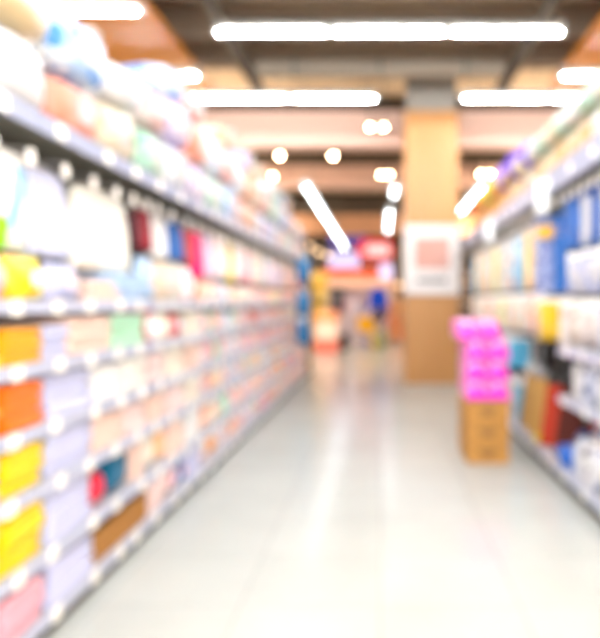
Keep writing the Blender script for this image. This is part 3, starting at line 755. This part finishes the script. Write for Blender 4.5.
# ------------------------------------------------------------------ cartons with pink packs standing in the aisle
m_kraft, nt, b = base_mat('kraft_card', '#c08a3e', .7)
n = noise(nt, 30, ocoord(nt)); nt.links.new(mixc(nt, n.outputs['Fac'], '#b8823a', '#a2702e'), b.inputs['Base Color'])
bx, by = .87, 5.93
for k in range(3):
    o = root('cardboard_box', (bx, by, .001+k*.168), f'{("lowest", "middle", "topmost")[k]} brown cardboard box under the pink packs', 'box', 'boxes in the aisle')
    mb = MB().box(-.17, .17, -.30, .30, 0, .162)
    obj('carton', mb, m_kraft, o, bevel=.004)
    obj('tape', MB().box(-.172, .172, -.025, .025, .1625, .1635), plain('#d9b878', .3), o)
    mb = MB()
    for (x0, x1, z0, z1) in ((-.075, -.04, .09, .115), (-.03, .02, .085, .11), (.025, .06, .092, .118), (-.05, .045, .055, .075)):
        mb.box(x0, x1, -.3015, -.3005, z0, z1)
    obj('printed_mark', mb, plain('#5a3a16', .6), o)
m_mag = plain('#ee1fbf', .35)
def magmat():
    m, nt, b = base_mat('pink_wrap', '#f25fd0', .3)
    v = ocoord(nt)
    vo = nt.nodes.new('ShaderNodeTexVoronoi'); vo.inputs['Scale'].default_value = 11; nt.links.new(v, vo.inputs['Vector'])
    r = nt.nodes.new('ShaderNodeValToRGB'); r.color_ramp.elements[0].position = .42; r.color_ramp.elements[1].position = .58
    nt.links.new(vo.outputs['Distance'], r.inputs[0])
    nt.links.new(mixc(nt, r.outputs[0], '#f4c4e6', '#e628b4'), b.inputs['Base Color']); return m
m_wrap = magmat()
for L in range(4):
    for cidx in range(2):
        xx = bx-.087+cidx*.176 - (.07 if L == 3 else 0); yy = by
        if L == 3 and cidx == 1: xx += .0
        w = ('front-left', 'front-right')[cidx]
        o = root('tissue_pack', (xx, yy, .506+L*.164), f'{("lowest","second","third","topmost")[L]} pink and white tissue pack in the {("left","right")[cidx]} column on the boxes', 'tissue pack', 'pink tissue packs')
        mb = MB().puff(.172, .56, .16, .3, 20, 10, .01, L)
        obj('wrapper', mb, m_wrap, o, smooth=True)
        obj('band', MB().box(-.0868, .0868, -.2835, -.2795, .012, .06), m_mag, o)
        obj('handle', MB().path([(-.05, -.1, .15), (-.03, 0, .1615), (.03, 0, .1615), (.05, -.1, .15)], .001, 5), m_card, o)

# ------------------------------------------------------------------ the far shop
def frame_box(name, x, y, z, sx, sy, sz, mat, parent=None, bevel=.01):
    return obj(name, MB().box(-sx/2, sx/2, -sy/2, sy/2, 0, sz), mat, parent, (x, y, z), bevel=bevel)
d = root('display_bin', (-1.44, 18.9, 0), 'peach promotional display bin with coral foot in the far aisle', 'display')
frame_box('foot', 0, 0, 0, .62, .6, .3, plain('#e0705a', .6), d)
frame_box('panel', 0, 0, .302, .58, .56, .5, plain('#f7d8c4', .6), d)
frame_box('rim', 0, 0, .804, .64, .62, .12, plain('#e89a4a', .6), d)
for k, (x, c, w) in enumerate(((-.19, '#f0b070', 'amber'), (0, '#f4cba0', 'cream'), (.19, '#ee8a54', 'orange'))):
    put('gift_box', MB().box(-.085, .085, -.15, .15, 0, .16).mesh('gift_box'), plain(c, .5), (-1.44+x, 18.9, .926), f'{w} gift box on top of the peach display bin', 'box', 'gift boxes')
d = root('waste_bin', (-.98, 19.1, 0), 'small black bin beside the peach display bin', 'bin')
obj('body', MB().lathe([(.11, 0), (.14, .38), (.13, .4)], 18), m_black, d); obj('lid', MB().lathe([(.145, 0), (.145, .03), (.05, .06)], 18), m_black, d, (0, 0, .402))
d = root('display_stand', (-1.95, 21.2, 0), 'tall yellow display stand behind the peach bin', 'display')
frame_box('back_board', 0, .2, 0, .7, .05, 2.2, plain('#d9b23e', .6), d)
for z in (.25, .8, 1.3): frame_box('shelf', 0, 0, z, .68, .34, .04, plain('#5a4a2c', .6), d)
frame_box('header', 0, -.1, 1.9, .7, .06, .3, plain('#e8c04c', .5), d)
for z in (.292, .842, 1.342):
    for k in range(3):
        put('snack_box', MB().box(-.09, .09, -.08, .08, 0, .3).mesh('snack_box'), plain(('#d8b040', '#b8902c', '#e6cf78')[k], .5), (-2.17+k*.22, 21.2, z), f'{("mustard","ochre","straw")[k]} box on the yellow stand\'s {("bottom","middle","top")[int(z*2)]} shelf', 'box', 'boxes on the yellow stand')
d = root('notice_board', (-1.32, 21.6, 0), 'black upright notice board between yellow stand and stall', 'board')
frame_box('board', 0, 0, 1.0, .36, .05, .75, m_black, d); frame_box('post', 0, 0, .03, .05, .05, .97, m_black, d); frame_box('base', 0, 0, 0, .36, .3, .028, m_black, d)
# stall with orange fascia
d = root('promotion_stall', (-.75, 23.6, 0), 'bright promotion stall with orange fascia and lit white sign', 'stall')
for x in (-1.1, 1.1): frame_box('post', x, 0, 0, .08, .08, 2.44, plain('#f2dccb', .5), d)
frame_box('valance', 0, -.05, 1.84, 2.3, .06, .3, plain('#f9cdb4', .5), d)
frame_box('fascia', 0, -.06, 2.1, 2.3, .12, .34, plain('#ee5a1e', .5), d)
frame_box('counter', 0, .1, 0, 2.1, .5, .95, plain('#c9bcc6', .6), d)
frame_box('back_board', 0, .5, 0, 2.2, .05, 1.75, plain('#b9a6b0', .6), d)
sg = frame_box('lit_sign', -.45, -.16, 2.46, 1.0, .08, .5, emit('#d9ccf6', 1.0, 'sign_white'), d)
frame_box('lit_disc', .95, -.16, 2.1, .42, .08, .5, emit('#eed6fa', 1.1, 'sign_disc'), d, .1)
cs = ['#d8cfe0', '#b07c8c', '#e4dce8', '#8f88a8', '#e6d2d8', '#c8b0c4']
for k in range(6):
    put('toy_box', MB().box(-.13, .13, -.11, .11, 0, .32+.06*(k % 3)).mesh('toy_box'), plain(cs[k], .5), (-1.5+k*.3, 23.62, .952), f'{("pale lilac","dusty rose","white","slate","blush","mauve")[k]} box on the stall counter', 'box', 'boxes on the stall counter')
d = root('hanging_sign', (-1.25, 28.2, 3.5), 'violet blue hanging sign above the far stall', 'sign')
frame_box('board', 0, 0, 0, 1.5, .06, .6, plain('#4a47b8', .5), d); obj('wire', MB().cyl((-.6, 0, .6), (-.6, 0, CZ-3.503), .006, 6).cyl((.6, 0, .6), (.6, 0, CZ-3.503), .006, 6), m_dark, d)
d = root('hanging_sign', (-.15, 22.2, 2.6), 'red hanging sign with lit white middle beside the pillar', 'sign')
obj('board', MB().puff(1.15, .12, .72, .6, 24, 12), plain('#e8242e', .4), d, smooth=True)
obj('lit_panel', MB().puff(.75, .03, .36, .5, 20, 10), emit('#ffd0c8', 1.0, 'sign_pink'), d, (.08, -.075, .18), smooth=True)
obj('wire', MB().cyl((-.3, 0, .71), (-.3, 0, CZ-2.783), .006, 6).cyl((.3, 0, .71), (.3, 0, CZ-2.783), .006, 6), m_dark, d)
# yellow basket, garment stand, orange shelf
d = root('bargain_tub', (-.4, 20.9, 0), 'bright yellow bargain tub before the stall', 'tub')
obj('tub', MB().lathe([(.2, .42), (.25, .44), (.29, .86), (.31, .88)], 20), plain('#f2b40c', .5), d)
obj('stand', MB().lathe([(.2, 0), (.2, .02), (.04, .04), (.04, .38), (.19, .418)], 20), plain('#55508c', .5), d)
d = root('garment_stand', (-.05, 20.2, 0), 'blue jacket on a dark garment stand in the far aisle', 'garment stand')
obj('base', MB().lathe([(.2, 0), (.2, .02), (.03, .05)], 20), m_black, d); obj('pole', MB().cyl((0, 0, .051), (0, 0, 1.72), .02), m_black, d)
j = obj('jacket', MB().puff(.42, .24, .62, .6, 20, 12), cloth('#0b3fb4'), d, (0, 0, 1.1), smooth=True)
for s in (-1, 1): obj('sleeve', MB().cyl((s*.16, 0, .5), (s*.26, 0, -.02), .075, 12, .055), cloth('#0b3fb4'), j)
obj('skirt', MB().lathe([(.2, 0), (.16, .3), (.13, .32)], 18), cloth('#2a2440'), d, (0, 0, .78))
for k, (x, c, w) in enumerate(((-.12, '#c9a82a', 'mustard'), (.1, '#7c9a6a', 'sage'))):
    d = root('floor_vase', (-.05+x, 19.7, 0), f'{w} floor vase before the garment stand', 'vase', 'floor vases')
    obj('vase', MB().lathe([(.06, 0), (.085, .15), (.06, .4), (.04, .5), (.055, .56)], 18), plain(c, .5), d, smooth=True)
d = root('low_shelf', (.62, 22.9, 0), 'orange shelf unit beside the pillar in the far shop', 'shelf unit')
for x in (-.38, .38): frame_box('side', x, 0, 0, .04, .4, 1.5, plain('#a0542c', .6), d)
for z in (.1, .5, .95): frame_box('shelf', 0, 0, z, .72, .38, .04, plain('#8a4a2a', .6), d)
for i, z in enumerate((.142, .542, .992)):
    for k in range(3):
        put('snack_box', MB().box(-.1, .1, -.12, .12, 0, .28).mesh('snack_box'), plain(('#e0a060', '#e8824a', '#d98c50')[(k+i) % 3], .5), (.39+k*.23, 22.9, z), f'{("left","middle","right")[k]} orange box on the orange shelf unit\'s {("bottom","middle","top")[i]} board', 'box', 'boxes on the orange shelf')
# dark wall of shelving at the far left and pale fixtures across the end
for k, (x, y, w, h, c, nm) in enumerate(((-3.3, 20.5, 1.9, 2.3, '#3b352f', 'dark brown'), (-3.2, 29, 2.2, 2.6, '#9a6e50', 'brown'), (-.2, 32, 2.4, 2.3, '#c9a080', 'pale brown'), (2.6, 30, 2.2, 2.4, '#b98a66', 'tan'), (3.0, 19, 1.8, 2.2, '#5a4a3e', 'walnut'))):
    d = root('tall_cabinet', (x, y, 0), f'{nm} tall display cabinet {("beside the yellow stand", "far behind the yellow stand", "straight behind the stall", "far behind the pillar", "right behind the pillar")[k]}', 'cabinet', 'display cabinets')
    frame_box('body', 0, 0, 0, w, .5, h, plain(c, .6), d)
    for q in range(4):
        frame_box('shelf', 0, -.34, .3+q*.5, w*.96, .17, .03, plain('#d9c2a8', .6), d, 0)
# ------------------------------------------------------------------ light, camera, render look
w = bpy.data.worlds.new('world'); sc.world = w; w.use_nodes = True
w.node_tree.nodes['Background'].inputs[0].default_value = (1, .98, .95, 1); w.node_tree.nodes['Background'].inputs[1].default_value = 4.5
def lamp(name, loc, energy, col, size, rx=0, kind='AREA', sy=None):
    l = bpy.data.lights.new(name, kind); l.energy = energy; l.color = col
    if kind == 'AREA':
        l.size = size
        if sy: l.shape = 'RECTANGLE'; l.size_y = sy
    else: l.shadow_soft_size = size
    o = bpy.data.objects.new(name, l); C.objects.link(o); o.location = loc; o.rotation_euler = (rx, 0, 0); return o
for x, y in ((-3.3, 13.6), (3.2, 13.6), (-3.4, 17), (3.3, 17.5), (-3.6, 22), (3.1, 22), (-3.2, 27), (2.9, 27)):  # added warm fill without fittings, set aside to avoid streaks on the floor
    lamp('added_warm_fill', (x, y, 3.4), 150, (1, .76, .55), .2, 0, 'POINT')
cam = bpy.data.cameras.new('camera'); co = bpy.data.objects.new('camera', cam); C.objects.link(co)
co.location = (0, 0, 1.3); co.rotation_euler = (PI/2, 0, 0)
cam.sensor_fit = 'AUTO'; cam.sensor_width = 36; cam.lens = 36*700/638
cam.shift_x = -80/638; cam.shift_y = -16.5/638
cam.clip_start = .05; cam.clip_end = 200
cam.dof.use_dof = True; cam.dof.focus_distance = .45; cam.dof.aperture_fstop = 4.0
sc.camera = co
sc.view_settings.view_transform = 'Standard'; sc.view_settings.look = 'None'; sc.view_settings.gamma = 1
sc.view_settings.exposure = 0.55
sc.cycles.use_denoising = True
sc.cycles.max_bounces = 8; sc.cycles.diffuse_bounces = 4; sc.cycles.sample_clamp_indirect = 6
